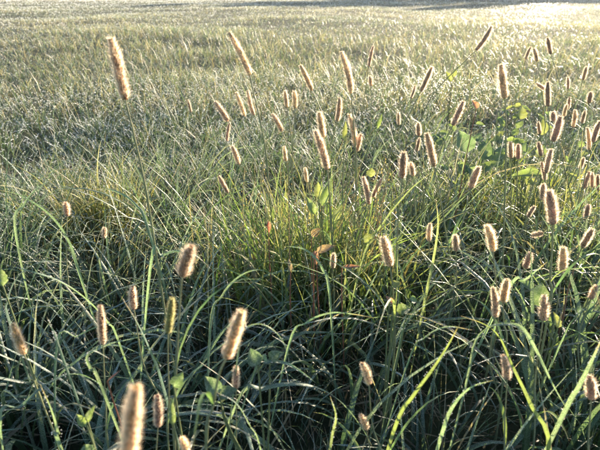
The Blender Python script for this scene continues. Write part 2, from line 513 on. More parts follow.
def ribbon(path, width, col, tipcol, side=None, frost=0.9, fold=0.4, tw=0.0, wave=0.0):
    """folded blade along a path"""
    n = len(path)
    T = np.gradient(path, axis=0); T /= np.linalg.norm(T, axis=1)[:, None] + 1e-9
    if side is None:
        side = np.cross(path[-1] - path[0], [0, 0, 1.0]); side = side / (np.linalg.norm(side) + 1e-9)
    s = np.array(side)[None] - T * (T @ np.array(side))[:, None]
    s /= np.linalg.norm(s, axis=1)[:, None] + 1e-9
    nr = np.cross(s, T)
    t = np.linspace(0, 1, n)
    a = (tw * t)[:, None]
    s, nr = s * np.cos(a) + nr * np.sin(a), nr * np.cos(a) - s * np.sin(a)
    w = width * 0.5 * np.minimum(0.45 + 2.2 * t, 1) * np.maximum((1 - t ** 1.7), 0.03) ** 0.85
    wv = (wave * np.sin(t * 17))[:, None] * nr * width
    L_ = path - s * w[:, None] + wv; R_ = path + s * w[:, None] - wv; Md = path - nr * (w * fold)[:, None]
    co = np.stack([L_, Md, R_], 1).reshape(-1, 3)
    q = []
    for i in range(n - 1):
        for k in range(2):
            v = i * 3 + k; q.append((v, v + 1, v + 4, v + 3))
    c = np.array(col)[None] * (1 - t[:, None] ** 2) + np.array(tipcol)[None] * t[:, None] ** 2
    ti = np.concatenate([c, np.full((n, 1), frost)], 1)
    ti = np.repeat(ti, 3, 0)
    vr = np.random.default_rng(n + int(abs(path[-1, 0]) * 1e4))
    ti[:, :3] *= vr.uniform(.72, 1.22, (len(ti), 1))
    ti[1::3, :3] *= 1.3
    dry = np.clip((t - vr.uniform(.75, .97)) * 9, 0, 1)
    dry = np.repeat(dry, 3)[:, None]
    ti[:, :3] = ti[:, :3] * (1 - dry) + np.array([.24, .17, .09]) * dry
    return co, np.array(q), ti

bead_p, bead_r = [], []
def beads_along(path, width, side, count, rmin=0.0003, rmax=0.0007):
    n = len(path)
    for _ in range(count):
        f = random.uniform(0.15, 0.97) * (n - 1); i = int(f); u = f - i
        p = path[i] * (1 - u) + path[min(i + 1, n - 1)] * u
        w = width * 0.5 * max(1 - (f / (n - 1)) ** 2.6, 0.05)
        bead_p.append(p + np.array(side) * w * random.choice((-1, 1, 1, random.uniform(-1, 1))))
        bead_r.append(random.uniform(rmin, rmax))

# seed-head meshes: length 1 along z, full width incl. bristles 1/ratio
def head_meshes(ratio, seed, bendx, green=False):
    r = np.random.default_rng(seed)
    W = 1.0 / ratio
    rows = int(ratio / 0.135); around = 12
    co, fa, ti = [], [], []
    bc, bf, bt = [], [], []
    nb = 0; nbb = 0
    def prof(z):
        return 0.285 * W * min(1.0, 0.62 + 3.2 * z) * max(0.28, min(1.0, (1.02 - z) / 0.34)) ** 0.55 * (1 + 0.06 * math.sin(z * 21 + seed))
    def axis(z):
        return np.array([bendx * z * z, 0, z])
    v3 = (seed // 20) % 3
    ragged = v3 == 2
    base_c = np.array([(0.46, 0.32, 0.19), (0.50, 0.33, 0.25), (0.60, 0.48, 0.34)][v3]) if not green else np.array([0.27, 0.26, 0.10])
    # axis core
    k = 7; zs = np.linspace(0, 1, 9)
    ring = []
    for z in zs:
        rad = prof(z) * 0.72
        for j in range(k):
            a = 2 * math.pi * j / k
            co.append(axis(z) + [rad * math.cos(a), rad * math.sin(a), 0]); ti.append((*(base_c * 0.5), 0.1))
    for i in range(8):
        for j in range(k):
            j2 = (j + 1) % k
            fa.append((i * k + j, i * k + j2, (i + 1) * k + j2)); fa.append((i * k + j, (i + 1) * k + j2, (i + 1) * k + j))
    nb = len(co)
    ls, ws = 0.125 * W, 0.062 * W
    for i in range(rows):
        for j in range(around):
            if r.random() < (0.28 if ragged and math.sin(i * 1.7 + j * 2.1 + seed) > .2 else 0.07): continue
            z = (i + 0.5 + r.uniform(-.3, .3)) / rows * 0.985
            a = 2 * math.pi * (j + 0.5 * (i % 2) + r.uniform(-.2, .2)) / around + i * 0.13
            rad = prof(z)
            o_ = np.array([math.cos(a), math.sin(a), 0]); up = np.array([0, 0, 1.0]); tg = np.array([-math.sin(a), math.cos(a), 0])
            tilt = r.uniform(0.35, 0.75)
            ax = up * math.cos(tilt) + o_ * math.sin(tilt); nn = o_ * math.cos(tilt) - up * math.sin(tilt)
            c = axis(z) + o_ * rad * 0.86
            s = r.uniform(0.8, 1.2)
            pts = [c - ax * ls * s, c + tg * ws * s, c + nn * ws * 1.0 * s, c - tg * ws * s, c - nn * ws * s, c + ax * ls * 1.15 * s]
            cc = base_c * r.uniform(0.7, 1.5) * np.array([1, r.uniform(0.9, 1.12), r.uniform(0.85, 1.15)])
            co += pts; ti += [(*cc, 1.0)] * 6
            for q in ((0, 2, 1), (0, 3, 2), (0, 4, 3), (0, 1, 4), (5, 1, 2), (5, 2, 3), (5, 3, 4), (5, 4, 1)):
                fa.append(tuple(nb + v for v in q))
            nb += 6
            for _ in range(7):
                ln = W * r.uniform(0.26, 0.52) * (0.62 + 0.38 * min(1.0, (1.05 - z) / 0.3)); tb = r.uniform(0.45, 1.2)
                aa = a + r.normal(0, 0.25)
                ob = np.array([math.cos(aa), math.sin(aa), 0]); tgb = np.array([-math.sin(aa), math.cos(aa), 0])
                dv = up * math.cos(tb) + ob * math.sin(tb) + r.normal(0, 0.10, 3)
                p0 = axis(z) + ob * rad * 0.8; p1 = p0 + dv * ln
                h = 0.0135 * W
                sv = tgb * h if r.random() < 0.5 else (ob * 0.6 - up * 0.4) * h
                bc += [p0 - sv, p0 + sv, p1]
                b0 = np.array([0.93, 0.81, 0.68]) if not green else np.array([0.42, 0.42, 0.20])
                b0 = b0 * r.uniform(0.75, 1.15)
                bt += [(*(b0 * 0.8), 0.3), (*(b0 * 0.8), 0.3), (*(b0 * 1.15), 1.0)]  # paler dewy tips, with the backlit halo put into their colour
                bf.append((nbb, nbb + 1, nbb + 2)); nbb += 3
    h = mesh_from('seed_head', np.array(co), np.array(fa), np.array(ti), smooth=False)
    b = mesh_from('bristles', np.array(bc), np.array(bf), np.array(bt))
    h.materials.append(M_spike); b.materials.append(M_bristle)
    return h, b

RATIOS = [1.6, 2.3, 3.0, 3.8, 5.0]
HEADS = {}
for i, rt in enumerate(RATIOS):
    HEADS[rt] = [head_meshes(rt, 3 + i, 0.04), head_meshes(rt, 23 + i, -0.10), head_meshes(rt, 43 + i, 0.17)]
GREEN_HEAD = head_meshes(3.4, 77, 0.04, True)

def foxtail(tip, bas, wpx, d, label, stem=None, green=False, leaves=1, red=False):
    B = at(bas[0], bas[1], d)
    nrm = facing(B)
    T = on_plane(tip[0], tip[1], B, nrm)
    ax = T - B; ln = ax.length; ax = ax / ln
    W = wpx * d / F * (0.95 if wpx > 9 else 1.08)
    # heads seen from above are foreshortened, lean is left as drawn
    if stem:
        path_pts = [B] + [on_plane(px, py, B, nrm) for px, py in stem]
        last = path_pts[-1]; prev = path_pts[-2]
        dr = (last - prev).normalized(); dr.z = min(dr.z, -0.5)
        k = last.z
        foot = last + dr * (k / -dr.z) * 0.5; foot.z = 0
        foot = Vector((0.5 * (foot.x + last.x + dr.x / -dr.z * k * .5), 0.5 * (foot.y + last.y), 0))
        path_pts.append(foot)
    else:
        side = nrm.cross(Vector((0, 0, 1)))
        h = max(B.z, 0.03)
        lat = max(-0.45, min(0.45, ax.dot(side) / max(ax.z, 0.3)))
        foot = Vector((B.x, B.y, 0)) - side * lat * h * 0.55 + nrm * random.uniform(-0.03, 0.05) + side * random.uniform(-0.02, 0.02) * 1.5
        m1 = B - ax * h * 0.30
        m2 = Vector((foot.x, foot.y, h * 0.33)).lerp(m1, 0.15)
        path_pts = [B, m1, m2, foot]
    foot.z = gz(foot.x, foot.y)
    path_pts[-1] = Vector((foot.x, foot.y, foot.z - 0.006))
    root = thing('foxtail', foot, label, 'foxtail', 'foxtails standing in the meadow')
    f0 = np.array(foot)
    path = spline([np.array(p) for p in path_pts][::-1], 18)
    path = path[path[:, 2] > -0.03] if (path[:, 2] > -0.03).sum() > 4 else path
    scol = (0.10, 0.13, 0.035); tcol = (0.17, 0.17, 0.06)
    if red: scol = (0.22, 0.06, 0.03); tcol = (0.17, 0.12, 0.05)
    th = max(0.0007, min(0.0013, W * 0.085))
    me = mesh_from('stem', *tube(path - f0, th * 1.35, th * 0.75, scol, tcol, 6, 0.7, nodes=(0.3, 0.6)), smooth=True)
    link('stem', me, M_stem, root)
    rr = ln / max(W, 1e-4)
    if green: hm, bm = GREEN_HEAD; key = 3.4
    else:
        key = min(RATIOS, key=lambda q: abs(math.log(q / rr))); hm, bm = random.choice(HEADS[key][:1] if wpx > 14 else HEADS[key])
    head = link('seed_head', hm, None, root)
    zq = ax.to_track_quat('Z', 'Y').to_matrix() @ Matrix.Rotation(random.uniform(0, 6.28), 3, 'Z')
    sxy = W * key
    sc = Matrix.Diagonal((sxy, sxy, ln))
    head.matrix_local = Matrix.Translation(B - foot) @ (zq @ sc).to_4x4()
    link('bristles', bm, None, head)
    # leaves that leave the stem at a node
    for k in range(leaves):
        s = random.uniform(0.30, 0.6); i = int(s * (len(path) - 1))
        p0 = path[i]; a = random.uniform(0, 6.28); L = random.uniform(0.5, 1.0) * 0.14 * min(1.2, 0.5 + B.z * 1.6)
        hd = np.array([math.cos(a), math.sin(a), 0])
        ph = bez(p0, p0 + np.array([0, 0, L * .45]) + hd * L * .12, p0 + np.array([0, 0, L * .75]) + hd * L * .5,
                 p0 + np.array([0, 0, L * random.uniform(.15, .8)]) + hd * L * .95, 9)
        cl = np.array(random.choice([(0.06, 0.13, 0.03), (0.11, 0.16, 0.03), (0.05, 0.11, 0.045)]))
        lw = random.uniform(0.003, 0.0052)
        lm = mesh_from('leaf', *ribbon(ph - f0, lw, cl, cl * 1.2, frost=random.uniform(.4, 1), tw=random.uniform(-.8, .8)))
        link('leaf', lm, M_blade, root)
    return root

FOX = []
def fx(tip, bas, w, d, label, **k): FOX.append((tip, bas, w, d, label, k))
# nearest, lower left
fx((113, 38), (125, 99), 14.5, .44, 'tallest foxtail at the left, long brown head standing alone against the sward', stem=[(134, 135), (146, 190), (154, 240), (163, 300)], leaves=0)
fx((133, 389), (128, 466), 22, .22, 'largest blurred orange-brown foxtail head cut off by the bottom edge', leaves=0)
fx((190, 246), (182, 276), 17, .36, 'plump pinkish foxtail left of centre on a pale green stem', stem=[(180, 300), (177, 350), (175, 400), (174, 440)], leaves=1)
fx((244, 311), (226, 358), 16, .34, 'big leaning orange-brown foxtail right of the plump pinkish one, near the bottom', stem=[(219, 375), (212, 410), (206, 445)], leaves=1)
fx((11, 325), (24, 354), 11, .42, 'tan foxtail leaning left at the left edge above a silver leaf', stem=[(32, 375), (45, 410), (60, 448)], leaves=0)
fx((100, 307), (103, 344), 9.5, .45, 'upright tan foxtail above a curling leaf and a tiny red leaf', stem=[(104, 370), (106, 410), (108, 445)], leaves=1)
fx((130, 288), (134, 309), 8.5, .50, 'small brown foxtail between the tall stem and the upright tan head', leaves=0)
fx((173, 298), (168, 333), 9, .40, 'slim greenish foxtail just below the plump pinkish head', stem=[(168, 360), (169, 400), (168, 440)], green=True, leaves=1)
fx((236, 369), (236, 388), 8, .45, 'short brown foxtail under the big leaning orange-brown head', leaves=1)
fx((160, 398), (158, 426), 11, .42, 'straw foxtail low down just right of the largest blurred head', leaves=1)
fx((187, 437), (186, 458), 9, .40, 'straw foxtail tip poking up at the bottom edge', leaves=0)
fx((67, 202), (67, 216), 7, .70, 'small pink foxtail alone in the bluish grass at the left', leaves=0)
fx((105, 228), (104, 238), 5.5, .75, 'tiny dim brown foxtail among bluish blades below the left amber clump', leaves=0)
# middle left, farther
fx((233, 31), (250, 75), 7.6, .80, 'long slender reddish foxtail curving left above the left-hand pair', stem=[(254, 95), (262, 130), (268, 175)], leaves=0)
fx((216, 102), (228, 121), 7, .85, 'pink foxtail leaning left below the long slender reddish one', leaves=1)
fx((237, 93), (245, 116), 5.2, 1.0, 'left of two parallel pale pink foxtails under the long slender one', leaves=0)
fx((245, 92), (254, 115), 5.2, 1.0, 'right of two parallel pale pink foxtails under the long slender one', leaves=0)
fx((188, 100), (191, 112), 3.4, 1.4, 'thin distant foxtail left of the leaning pink one', leaves=0)
fx((228, 122), (227, 141), 4, 1.1, 'thin reddish foxtail just under the leaning pink one', leaves=0)
fx((233, 145), (239, 164), 6.2, .85, 'pale pink foxtail halfway between the thin reddish one and the low leaning one', leaves=1)
fx((219, 176), (228, 193), 5, .85, 'low tan foxtail leaning left at the left of the yellow-green clump', leaves=1)
fx((301, 65), (312, 90), 6.2, .95, 'tan foxtail leaning left, high and alone at top centre', leaves=0)
fx((285, 91), (287, 107), 5.2, 1.15, 'left of two short pink foxtails side by side at upper centre', leaves=0)
fx((296, 91), (295, 108), 6, 1.1, 'right of two short pink foxtails side by side at upper centre', leaves=0)
fx((274, 114), (282, 131), 6, 1.0, 'short tan foxtail leaning left below the two side-by-side pink ones', leaves=0)
fx((348, 51), (351, 93), 7.8, .78, 'long upright reddish foxtail at top centre, taller than its neighbours', leaves=1)
fx((372, 46), (369, 66), 4, 1.4, 'thin distant foxtail just right of the long upright reddish one', leaves=0)
fx((371, 76), (371, 86), 5, 1.4, 'small blurred pink foxtail under the thin distant one at top centre', leaves=0)
fx((343, 98), (337, 121), 6.2, .95, 'pink foxtail leaning right beneath the long upright reddish one', leaves=0)
fx((320, 112), (323, 138), 8, .82, 'upper of two overlapping pinkish foxtails rising from the centre clump', leaves=1)
fx((319, 130), (327, 169), 10, .72, 'lower larger of two overlapping pinkish foxtails in the centre clump', stem=[(329, 190), (331, 225), (332, 260)], leaves=2)
fx((354, 114), (355, 146), 7, .85, 'brown foxtail beside a yellow-green leaf right of the overlapping pair', leaves=2)
fx((362, 134), (357, 151), 5, .86, 'small foxtail crossing the brown one beside the yellow-green leaf', leaves=1)
fx((284, 147), (286, 161), 4.5, 1.0, 'small dim foxtail left of the overlapping pair', leaves=1)
fx((305, 167), (307, 182), 4.4, .9, 'small pale foxtail just left of the overlapping pair\'s stems', leaves=2)
fx((366, 177), (369, 204), 6.2, .75, 'left one of a V of two pink foxtails right of the centre clump', leaves=2)
fx((380, 178), (373, 197), 5, .76, 'right one of a V of two pink foxtails right of the centre clump', leaves=1)
fx((333, 254), (333, 268), 6, .66, 'small round dry foxtail low among reddish stems of the centre clump', leaves=1)
fx((383, 237), (390, 266), 12, .55, 'plump pink-brown foxtail standing right of the centre clump over dark grass', stem=[(393, 290), (394, 320), (394, 350)], leaves=2)
# centre right
fx((433, 67), (421, 91), 6, 1.0, 'backlit foxtail leaning right, high between top centre and the tilted one', leaves=0)
fx((417, 86), (411, 98), 3.6, 1.4, 'thin distant foxtail left of the backlit one leaning right', leaves=0)
fx((398, 113), (399, 125), 4, 1.3, 'thin pale distant foxtail above the plump brown head at centre right', leaves=0)
fx((464, 102), (453, 125), 7, .9, 'pink backlit foxtail leaning right above the broad dark leaves', leaves=0)
fx((418, 123), (419, 136), 6, .95, 'short pink foxtail stacked above a thin one at centre right', leaves=0)
fx((419, 138), (417, 151), 4.2, .95, 'thin tan foxtail beneath the short pink one at centre right', leaves=0)
fx((404, 152), (402, 178), 9, .68, 'plump brown backlit foxtail left of the slender straw one at centre right', leaves=1)
fx((412, 163), (413, 176), 6, .78, 'small pale foxtail touching the plump brown backlit one', leaves=1)
fx((428, 133), (434, 166), 7.8, .75, 'slender straw foxtail leaning left, left of the broad dark leaves', leaves=1)
fx((477, 166), (471, 188), 8, .75, 'straw foxtail leaning right under the broad dark leaves', leaves=1)
fx((456, 235), (456, 251), 7, .68, 'small straw foxtail alone over dark grass right of centre', leaves=1)
fx((429, 225), (429, 241), 6, .70, 'dim brown foxtail beside bright green blades right of centre', leaves=1)
fx((367, 363), (369, 384), 9, .50, 'short dry straw foxtail alone over dark grass at bottom centre', leaves=1)
fx((364, 416), (366, 429), 8, .50, 'dim brown foxtail in shade below the short dry straw one', leaves=1)
# right
fx((495, 29), (476, 50), 6, 1.0, 'strongly tilted bright-edged foxtail highest in the upper right', leaves=0)
fx((500, 65), (505, 98), 10, .68, 'bright-rimmed upright foxtail on a long straight stem at upper right', stem=[(506, 130), (505, 190), (503, 250), (502, 290)], leaves=0)
fx((547, 38), (551, 54), 5, 1.3, 'rightmost of three distant pale foxtails close together at upper right', leaves=0)
fx((529, 47), (526, 59), 4, 1.4, 'leftmost of three distant pale foxtails close together at upper right', leaves=0)
fx((535, 48), (537, 61), 5, 1.3, 'middle one of three distant pale foxtails close together at upper right', leaves=0)
fx((547, 82), (548, 106), 6, .95, 'upright bright-rimmed foxtail with a dark core right of the long straight stem', leaves=0)
fx((536, 84), (545, 89), 4.2, 1.05, 'short foxtail lying over to the left beside the upright dark-cored one', leaves=0)
fx((587, 67), (583, 80), 4.5, 1.3, 'small tilted distant foxtail near the upper right edge', leaves=0)
fx((591, 92), (589, 103), 6, 1.1, 'small round bright-rimmed foxtail at the right edge below the tilted distant one', leaves=0)
fx((569, 77), (568, 89), 3.6, 1.4, 'thin dark distant foxtail left of the small round bright-rimmed one', leaves=0)
fx((570, 97), (568, 109), 4, 1.2, 'thin foxtail just under the thin dark distant one', leaves=0)
fx((578, 110), (573, 127), 5, 1.0, 'bright-rimmed foxtail leaning right beside the long tilted dark one', leaves=0)
fx((585, 111), (582, 123), 4.2, 1.1, 'small pale foxtail right of the bright-rimmed one leaning right', leaves=0)
fx((566, 104), (564, 116), 4, 1.1, 'small foxtail right above the tip of the long tilted dark one', leaves=0)
fx((563, 117), (553, 141), 8, .8, 'long tilted dark-cored foxtail leaning right over yellow-green leaves', leaves=1)
fx((552, 112), (554, 121), 6.5, 1.0, 'small round pale foxtail at the tip of the long tilted dark-cored one', leaves=0)
fx((598, 121), (593, 142), 6, .9, 'tall bright-rimmed foxtail at the right edge level with the tilted dark one', leaves=0)
fx((591, 127), (589, 150), 5, .92, 'slim foxtail just left of the bright-rimmed one at the right edge', leaves=0)
fx((511, 142), (511, 158), 6, .85, 'left of two short hanging-looking backlit foxtails beside the long straight stem', leaves=1)
fx((519, 144), (518, 159), 6, .85, 'right of two short hanging-looking backlit foxtails beside the long straight stem', leaves=1)
fx((538, 122), (540, 134), 4, 1.0, 'thin pale foxtail in front of yellow-green leaves left of the tilted dark one', leaves=0)
fx((539, 142), (541, 156), 5, .9, 'short foxtail just above the stacked pair at right', leaves=1)
fx((550, 150), (546, 173), 6.5, .8, 'upper of a stacked pair of straw foxtails at right', leaves=1)
fx((544, 162), (545, 180), 5, .82, 'lower of a stacked pair of straw foxtails at right', leaves=1)
fx((543, 184), (543, 200), 7, .75, 'short straw foxtail touching the top of the big bright-fringed one', leaves=1)
fx((552, 191), (553, 224), 13, .52, 'big bright-fringed upright foxtail at right above the slim bright one', stem=[(552, 250), (550, 280), (549, 310)], leaves=2)
fx((584, 158), (580, 169), 4.6, 1.0, 'small tilted pale foxtail near the right edge above the fan of three', leaves=0)
fx((589, 172), (584, 188), 5, .95, 'left one of a fan of three thin foxtails at the right edge', leaves=0)
fx((593, 173), (592, 187), 4.5, .95, 'middle one of a fan of three thin foxtails at the right edge', leaves=0)
fx((598, 175), (598, 190), 4.5, .95, 'right one of a fan of three thin foxtails at the right edge', leaves=0)
fx((588, 205), (586, 218), 6, .8, 'small pale foxtail at the right edge under the fan of three', leaves=1)
fx((593, 229), (582, 247), 7.5, .68, 'greyish foxtail leaning right over a red-brown stem at right', red=True, stem=[(577, 260), (568, 290), (561, 325)], leaves=0)
fx((566, 246), (562, 272), 9, .62, 'slim bright foxtail left of the red-brown stem', leaves=1)
fx((491, 224), (493, 251), 11, .56, 'plump bright-fringed foxtail beside the foot of the long straight stem', leaves=1)
fx((533, 206), (528, 217), 5, .8, 'small tilted straw foxtail left of the big bright-fringed one', leaves=1)
fx((532, 235), (543, 233), 6.5, .7, 'small white-looking foxtail lying sideways under the big bright-fringed one', leaves=0)
fx((532, 253), (525, 268), 7.5, .68, 'pale ragged foxtail leaning right, low between the plump and the slim bright ones', leaves=1)
fx((506, 280), (503, 302), 10, .55, 'upper right one of two overlapping tan foxtails below the long straight stem', stem=[(504, 325), (506, 350)], leaves=1)
fx((498, 290), (495, 317), 8, .57, 'lower left one of two overlapping tan foxtails below the long straight stem', leaves=1)
fx((546, 298), (543, 320), 11, .52, 'plump pale foxtail low at right over broad grey-green blades', leaves=1)
fx((595, 286), (591, 299), 7, .62, 'greenish pale foxtail at the right edge below the slim bright one', leaves=1)
fx((592, 376), (591, 399), 12, .45, 'fat pale foxtail at the right edge near the bottom corner', leaves=1)
fx((508, 358), (507, 379), 10, .48, 'ragged straw foxtail behind the yellow-green folded blade', leaves=1)
for (tip_, bas_, w_, d_, lab_, kw_) in FOX:
    foxtail(tip_, bas_, w_, d_, lab_, **kw_)

# ------------------------------------------------------------------ single blades one can pick out in the foreground
YG = (0.09, 0.125, 0.03); BG = (0.055, 0.115, 0.070); DG = (0.045, 0.10, 0.045); SI = (0.055, 0.105, 0.065)
def blade(pts, wpx, d, col, label, frost=1.0, d2=None, dense=40, face=0.5):
    mid = pts[0]
    B = at(mid[0], mid[1], d); n = facing(B)
    P = []
    for i, (px, py) in enumerate(pts):
        p = on_plane(px, py, B, n)
        if d2 is not None:
            s = i / (len(pts) - 1); p = CAMP + (p - CAMP) * (1 + (d2 / d - 1) * s)
        P.append(p)
    # carry the blade down to the ground
    b = P[0]; dirn = (P[0] - P[1]).normalized()
    foot = Vector((b.x + dirn.x * max(b.z, 0) * 0.35, b.y + 0.01, 0)); foot.z = gz(foot.x, foot.y) - 0.004
    P = ([foot] if b.z > 0.02 else []) + P
    f0 = np.array(P[0])
    path = spline([np.array(p) for p in P], 26)
    W = wpx * d / F
    pl = np.array(n.cross(Vector((0, 0, 1))))
    chord = path[-1] - path[0]; chord = chord / np.linalg.norm(chord)
    side = np.cross(chord, np.array(n)); side = side * (1 - face) + np.array(n) * face * random.choice((-1, 1))
    side /= np.linalg.norm(side)
    o = link('grass_blade', mesh_from('grass_blade', *ribbon(path - f0, W * 0.82, np.array(col), np.array(col) * 1.2, side=side, frost=frost,
             tw=random.choice((-1, 1)) * random.uniform(.4, 1.5), fold=0.55)), M_blade)
    o.location = P[0]
    tag(o, label, 'grass blade', 'single arching grass blades in the foreground')
    beads_along(path, W * 1.2, side, dense)

blade([(549, 452), (531, 405), (512, 365), (500, 338), (486, 325), (461, 316)], 6.5, .46, YG, 'bright yellow-green blade folding over to the left at lower right', .5, face=.2)
blade([(394, 430), (413, 396), (432, 370), (447, 347), (463, 318)], 5, .47, YG, 'yellow-green blade rising to the right, left of the folded one', .5, face=.2)
blade([(466, 385), (474, 345), (486, 328), (505, 324), (522, 328), (536, 350), (552, 383), (566, 408)], 7, .50, SI, 'silver dewy blade arching right over the folded yellow-green one')
blade([(563, 415), (578, 388), (592, 360), (602, 338)], 7, .46, SI, 'silver blade slanting up to the right edge by the fat pale foxtail')
blade([(238, 400), (262, 389), (290, 384), (318, 388), (343, 404), (362, 428), (372, 446)], 6, .48, SI, 'long silver blade arching flat across the bottom centre')
blade([(240, 340), (247, 327), (262, 324), (277, 333), (286, 348), (290, 368)], 3.6, .42, SI, 'thin white-edged blade looping right from the big leaning foxtail')
blade([(254, 372), (268, 362), (285, 363), (300, 371), (316, 383)], 6, .47, BG, 'short bluish blade above the long silver one at bottom centre')
blade([(0, 425), (20, 407), (45, 385), (72, 374), (95, 381), (122, 402)], 5, .42, BG, 'bluish blade arching over to the right in the bottom left')
blade([(62, 452), (58, 432), (51, 408), (40, 384)], 8, .41, SI, 'broad silver leaf beside the tan foxtail at bottom left')
blade([(102, 388), (92, 371), (87, 358), (94, 351), (110, 359)], 5, .44, SI, 'short blade curling into a hook beside the upright tan foxtail')
blade([(120, 345), (108, 322), (86, 298), (60, 281), (30, 271), (2, 264)], 5.5, .55, BG, 'bluish blade falling to the left edge above the tan foxtail')
blade([(56, 352), (78, 336), (100, 326), (128, 321)], 4, .46, BG, 'bluish blade passing behind the upright tan foxtail')
blade([(164, 390), (152, 356), (138, 325), (121, 296)], 7, .46, BG, 'broad dark bluish blade leaning left below the small brown foxtail')
blade([(62, 356), (56, 338), (47, 317)], 4, .44, SI, 'short pale blade left of the upright tan foxtail')
blade([(505, 294), (526, 279), (547, 262)], 4.5, .60, BG, 'bluish blade pointing up right beside the pale ragged foxtail')
blade([(288, 348), (306, 323), (330, 313), (352, 314), (374, 318)], 4.5, .52, BG, 'bluish blade bending right above bottom centre')
blade([(398, 350), (405, 326), (420, 309), (440, 297), (457, 284)], 4, .55, SI, 'pale blade bending up right, left of the yellow-green blades')
blade([(408, 362), (424, 338), (446, 327), (472, 330)], 5, .52, BG, 'bluish blade bowing right behind the yellow-green tip')
blade([(262, 455), (250, 425), (236, 403), (216, 392)], 4.5, .43, SI, 'pale blade leaning left at the bottom under the big leaning foxtail')
blade([(150, 270), (162, 256), (178, 251), (196, 256), (212, 270)], 4, .50, BG, 'bluish blade arching behind the plump pinkish foxtail')
blade([(16, 235), (24, 205), (38, 188), (57, 178)], 3.6, .70, SI, 'white-edged blade pointing right in the left middle')
blade([(80, 275), (68, 240), (50, 215), (22, 196), (0, 190)], 4.5, .66, BG, 'bluish blade bending to the left edge at mid height')
blade([(330, 300), (322, 268), (306, 250), (285, 246)], 4, .60, BG, 'bluish blade bending left below the centre clump')
blade([(210, 330), (222, 296), (240, 276), (262, 270), (284, 282)], 4.5, .52, SI, 'silver blade arching right above the big leaning foxtail')
blade([(12, 330), (8, 300), (18, 276), (40, 262), (66, 262)], 5, .55, SI, 'silver blade arching right from the left edge')
blade([(440, 440), (452, 408), (470, 388), (494, 380)], 5, .46, BG, 'bluish blade bending right between the yellow-green blades')
blade([(330, 450), (336, 418), (330, 396)], 4, .45, YG, 'short upright yellow-green blade at bottom centre')
blade([(560, 345), (575, 318), (596, 300)], 5, .55, BG, 'bluish blade rising to the right edge under the red-brown stem')
blade([(362, 262), (384, 222), (410, 190), (432, 172)], 4.5, .70, YG, 'sunlit yellow-green blade slanting right beside the V of foxtails')
blade([(396, 300), (398, 255), (402, 215), (400, 188)], 3.6, .66, YG, 'upright bright green blade left of centre right')
blade([(425, 300), (433, 262), (438, 225), (436, 200)], 4, .68, YG, 'upright bright blade beside the dim brown foxtail')
blade([(150, 235), (136, 205), (112, 190), (88, 190)], 4, .72, SI, 'silver blade bending left behind the tall left stem')

# ------------------------------------------------------------------ broad-leaved weeds
def leaf_mesh(length, width, col, point, normal, lob=0.0, seed=0, cup=0.6):
    """ovate leaf from the origin along point"""
    r = np.random.default_rng(seed)
    a = np.array(point, float); a /= np.linalg.norm(a)
    nn = np.array(normal, float); nn -= a * (a @ nn); nn /= np.linalg.norm(nn)
    s = np.cross(a, nn)
    S = 8
    co, ti, q = [], [], []
    for i in range(S + 1):
        t = i / S
        w = width * 0.5 * (math.sin(math.pi * min(1, 0.04 + t ** 0.72 * 0.96)) ** 0.9) * (1 + lob * math.sin(t * 26 + seed))
        c = a * (length * t) - nn * (cup * length * 0.45 * t * t)
        for k, u in enumerate((-1, -0.5, 0, 0.5, 1)):
            h = abs(u) ** 1.3 * w * 0.5 + r.normal(0, 0.03) * width * (abs(u) > .4)
            co.append(c + s * (w * u) + nn * h)
            cc = np.array(col) * (1.25 if u == 0 else r.uniform(0.85, 1.12))
            ti.append((*cc, r.uniform(0.2, 0.9)))
    for i in range(S):
        for k in range(4):
            v = i * 5 + k; q.append((v, v + 1, v + 6, v + 5))
    return np.array(co), np.array(q), np.array(ti)

def weed(name, foot_px, d, leaves, label, cat='weed', stemcol=(0.10, 0.13, 0.04), group=None, back=1.0):
    """leaves: (centre px, depth, length px, width px, direction px, colour, facing)"""
    d *= back; leaves = [(q[0], q[1] * back, *q[2:]) for q in leaves]
    fp = at(foot_px[0], foot_px[1], d)
    foot = Vector((fp.x, fp.y, gz(fp.x, fp.y)))
    root = thing(name, foot, label, cat, group)
    f0 = np.array(foot)
    for i, (c, dd, lp, wp, dr, col, up) in enumerate(leaves):
        ctr = at(c[0], c[1], dd)
        L, W = lp * dd / F, wp * dd / F
        v = (RIG * dr[0] - UPV * dr[1]).normalized()
        nrm = (Vector((0, 0, 1)) * up - FWD * (1 - up) + Vector((random.uniform(-.25, .25), 0, 0))).normalized()
        bs = ctr - v * L * 0.5
        me = mesh_from('leaf', *leaf_mesh(L, W, col, v, nrm, 0.10, seed=i * 7 + int(c[0])), smooth=True)
        lo = link('leaf', me, M_weed, root); lo.location = bs - foot
        b0 = np.array(bs); h = b0[2] - f0[2]
        ph = bez(f0 * [1, 1, 1] - [0, 0, .005], f0 + [0, 0, h * .5], b0 - np.array([0, 0, h * .3]) - np.array(v) * L * .2, b0, 9)
        link('stalk', mesh_from('stalk', *tube(ph - f0, .0016, .0009, stemcol, stemcol, 5, .4), smooth=True), M_stem, root)
    return root

